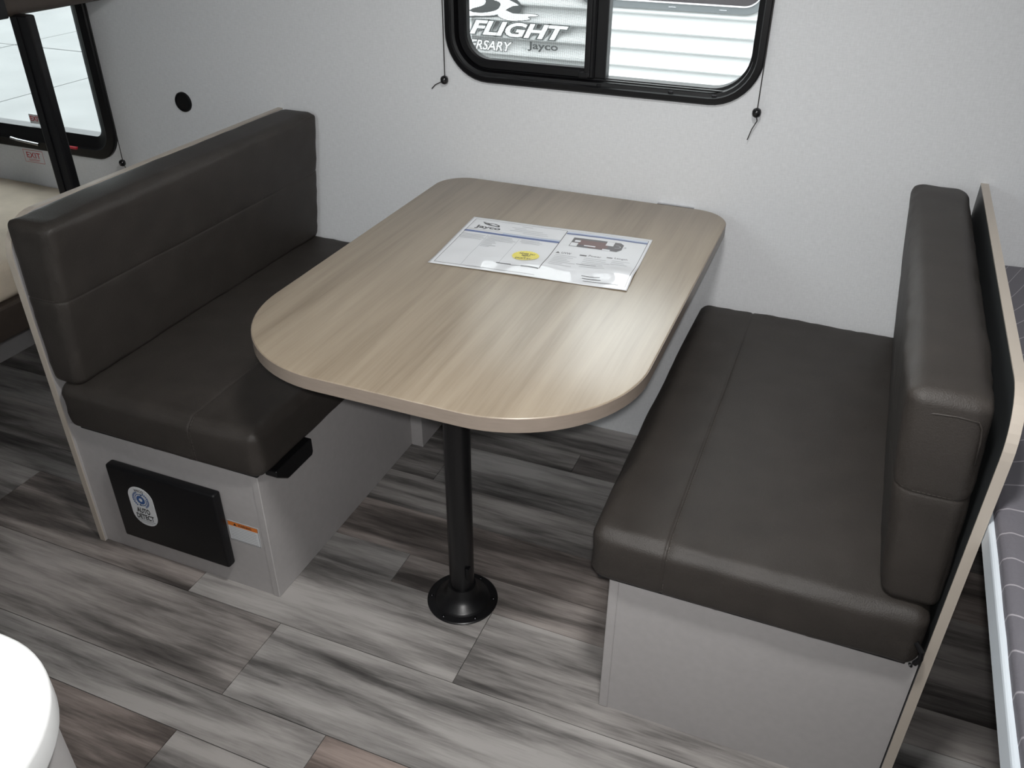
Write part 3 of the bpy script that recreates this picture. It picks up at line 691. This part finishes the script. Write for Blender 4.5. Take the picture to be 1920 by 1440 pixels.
ink('printed_logo', joinpolys([tx('Jayco', .058, .200, .165, .240, offset=.03), polyp([(.075, .085), (.115, .105), (.150, .100), (.180, .125), (.186, .160), (.165, .158), (.125, .150), (.095, .130), (.105, .120)])]), M['ink'])
ink('printed_logo', joinpolys([polyp([(.118, .118), (.148, .114), (.172, .134), (.172, .146), (.145, .142)]), polyp([(.085, .098), (.110, .112), (.112, .116), (.098, .110)])]), M['paper'], .0006)
g = []
for k, (a, b) in enumerate(((.02, .155), (.03, .15), (.02, .16), (.03, .15))): g.append(hb(a, b, .37+k*.027, .008))
for k, (a, b) in enumerate(((.18, .30), (.17, .31), (.175, .33), (.17, .32), (.17, .23), (.17, .24), (.17, .225), (.17, .25), (.17, .22))): g.append(hb(a, b, .355+k*.027, .009))
for k, (a, b) in enumerate(((.35, .45), (.35, .47), (.36, .46))): g.append(hb(a, b, .355+k*.026, .008))
for k, (a, b) in enumerate(((.25, .33), (.27, .43), (.25, .46), (.33, .47))): g.append(hb(a, b, .12+k*.032, .007))
g.append(hb(.30, .36, .08, .008))
for k in range(7): g.append(hb(.57, .57+R_.uniform(.06, .13), .545+k*.033, .007))
for k in range(6): g.append(hb(.72, .72+R_.uniform(.08, .15), .535+k*.034, .007))
for k in range(3): g.append(hb(.86, .86+R_.uniform(.05, .09), .52+k*.034, .007))
ink('printed_text', joinpolys(g), M['ink_grey'])
ink('printed_text', joinpolys([tx('UVW', .595, .645, .478, .512, offset=.01), tx('Power', .735, .80, .468, .50), tx('Length', .865, .93, .45, .487), polyp([(.565, .512), (.575, .478), (.588, .512)]), hb(.690, .725, .495, .02), hb(.825, .855, .472, .012), hb(.70, .80, .665, .006), hb(.76, .85, .86, .008), hb(.77, .86, .90, .010), hb(.78, .95, .94, .007)]), M['ink_dark'])
ink('printed_bar', joinpolys([hb(.325, .40, .850, .012), hb(.40, .47, .862, .005), hb(.455, .545, .865, .016)]), M['ink_dark'])
ink('printed_floor_plan', polyp([(.605, .165), (.855, .165), (.875, .20), (.875, .30), (.855, .345), (.605, .345)]), M['ink_dark'])
ink('printed_floor_plan', joinpolys([rectp(.645, .80, .20, .30), rectp(.70, .79, .30, .335)]), M['ink_maroon'], .0005)
ink('printed_floor_plan', joinpolys([rectp(.785, .825, .17, .25), rectp(.608, .645, .27, .34), rectp(.62, .65, .215, .25), rectp(.68, .74, .295, .315), rectp(.78, .82, .325, .352)]), M['paper'], .0006)
ink('printed_floor_plan', joinpolys([arcp(.835, .25, .026, .030, -90, 90), discp(.888, .245, .006, .012, 12)]), M['ink_grey'], .0006)
bs = ink('burst_sticker', discp(.438, .66, .066, .098, 30, .07), M['ink_yellow'], .0007); bs['label'] = 'yellow starburst sticker'
ink('printed_text', joinpolys([tx('NEVER PAY', .398, .482, .605, .635, offset=.02), tx('MSRP', .418, .462, .645, .672, offset=.02), tx('@', .432, .446, .682, .702), tx("DICK'S RV", .396, .478, .708, .738, offset=.02)]), M['ink'], .0010)

# ------------------------------------------------------------------ wall fittings
def blind_cord(label, x, z, tail, top=ZC+.02, y=-.008):
    t = thing('blind_cord', label, 'cord', 'window shade cords'); t.location = (x, y, z)
    rel(obj('cord', tube([(x, y, top), (x, y, z)], .0014, 6), M['cord'], t), t)
    bd = rel(obj('bead', lathe([(.003, -.011), (.0085, -.008), (.0105, -.003), (.0105, .003), (.0085, .008), (.003, .011)], 24, (x, y-.0035, z)), M['bead'], t), t); smooth(bd, 60)
    rel(obj('tail', tube([(x+a, y+.002, z+b) for a, b in tail], .0014, 6), M['cord'], t), t)
    return t
blind_cord('thin black shade cord with bead nearest the round wall grommet', -.6185, .995, [(0, -.006), (-.014, -.008), (-.030, -.016), (-.041, -.027)])
blind_cord('thin black shade cord with bead and long loose tail, nearest the grey mattress', .1955, .995, [(0, -.008), (.003, -.020), (-.006, -.040), (-.013, -.066)], y=-.020)
blind_cord('thin black shade cord ending behind the taupe bench backrest', -1.799, .632, [(0, -.008), (.004, -.02), (.002, -.045)], y=-.028)
gm = thing('wall_grommet', 'round black cover on the wall above the bench backrest', 'cover'); gm.location = (-1.520, -.001, .8485)
r1 = obj('rim', lathe([(.0300, 0), (.0300, -.004), (.0280, -.007), (.0255, -.0075), (.0245, -.005), (.0245, 0)], 40, (0, 0, 0), 'y'), M['black_plastic'], gm); smooth(r1, 40)
r2 = obj('face', lathe([(.0245, -.001), (.0245, -.005), (.012, -.0062), (.003, -.0065)], 40, (0, 0, 0), 'y'), M['black_plastic'], gm); smooth(r2, 40)
el = thing('exit_label', 'small white exit instruction label below the window by the bunk', 'label'); el.location = (-2.235, -.001, .592)
rel(obj('backing', box(-2.281, -2.190, -.0015, -.0005, .570, .614), M['label_white'], el), el)
pr('printing', joinpolys([rectp(-2.281, -2.190, .570, .5715), rectp(-2.281, -2.190, .6125, .614), rectp(-2.281, -2.2795, .57, .614), rectp(-2.1915, -2.190, .57, .614)]), M['red_ink'], el, -.002, el)
pr('printing', joinpolys([text_mesh('EXIT', (-2.268, -2.203, .586, .606), offset=.01), rectp(-2.262, -2.21, .580, .5815), rectp(-2.262, -2.215, .576, .5775)]), M['red_ink'], el, -.0021, el)

# ------------------------------------------------------------------ bunk
bb = thing('bunk_bed', 'brown upholstered bunk with black upright post at the far end of the room', 'bunk bed'); bb.location = (-2.3, -.5, 0)
ud = cushion_bm((1.30, 1.40, .16), .02, (.002, .002, 0), fine=.1, wr=.0005)
for v in ud.verts: v.co += Vector((-2.33, -.705, 1.215))
u_ = rel(obj('upper_deck', ud, M['bunk_brown'], bb), bb); smooth(u_)
rel(obj('post', box(-1.706, -1.642, -.376, -.348, 0, 1.14, .005), M['black_metal'], bb), bb)
rel(obj('post_rib', box(-1.680, -1.675, -.379, -.375, 0, 1.135), M['black_metal'], bb), bb)
rel(obj('corner_bracket', box(-1.682, -1.674, -.47, -.40, 1.135, 1.29, .003), M['black_metal'], bb), bb)
rel(obj('lower_deck', box(-2.98, -1.76, -.675, -.004, .285, .385, .008), M['bunk_brown'], bb), bb)
rel(obj('riser', box(-2.98, -2.16, -.60, -.02, 0, .285), M['panel'], bb), bb)
mt = cushion_bm((1.20, .655, .115), .03, (.004, .004, .006), fine=.05, wr=.003, seed=2)
for v in mt.verts: v.co.z += .0575
mo = obj('bunk_mattress', mt, M['bunk_mat']); mo.location = (-2.37, -.335, .386); smooth(mo); tag(mo, 'thin beige mattress on the lower bunk behind the divider', 'mattress')

# ------------------------------------------------------------------ bed on the other side
bp_ = thing('bed_platform', 'low platform under the grey patterned mattress', 'bed'); bp_.location = (1.5, -.78, 0)
rel(obj('deck', box(.745, 2.29, -1.52, -.004, .600, .634), M['black_cloth'], bp_), bp_)
rel(obj('base', box(1.10, 2.29, -1.45, -.004, 0, .600), M['panel'], bp_), bp_)
qm = cushion_bm((1.55, 1.52, .078), .014, (.003, .003, .006), fine=.05, wr=.002, seed=4)
for v in qm.verts: v.co.z += .039
qo = obj('bed_mattress', qm, M['quilt']); qo.location = (1.502, -.768, .634); smooth(qo); tag(qo, 'grey mattress with thin swirling lines and white border behind the dark-lined divider', 'mattress')
rel(obj('border', box(.7178, .7330, -1.522, -.012, .645, .688, .006, 3), M['mattress_side'], qo), qo)
qo.children[0]['label'] = 'white border along the mattress side'

# ------------------------------------------------------------------ counter
kc = thing('kitchen_counter', 'white counter with rounded corner and pale cabinet, nearest the camera', 'counter'); kc.location = (-.9, -2.1, 0)
def cout(d): return rrect(-1.9+d, -.056-d, YF+.003, -1.797-d, [.003, .003, .125-d, .003], 16)
ct = rel(obj('countertop', slab(cout(0), .888, .922, .006, 4), M['white_top'], kc), kc); smooth(ct, 40)
cb = rel(obj('cabinet', slab(cout(.008), .0, .888, 0), M['panel'], kc), kc); smooth(cb, 40)
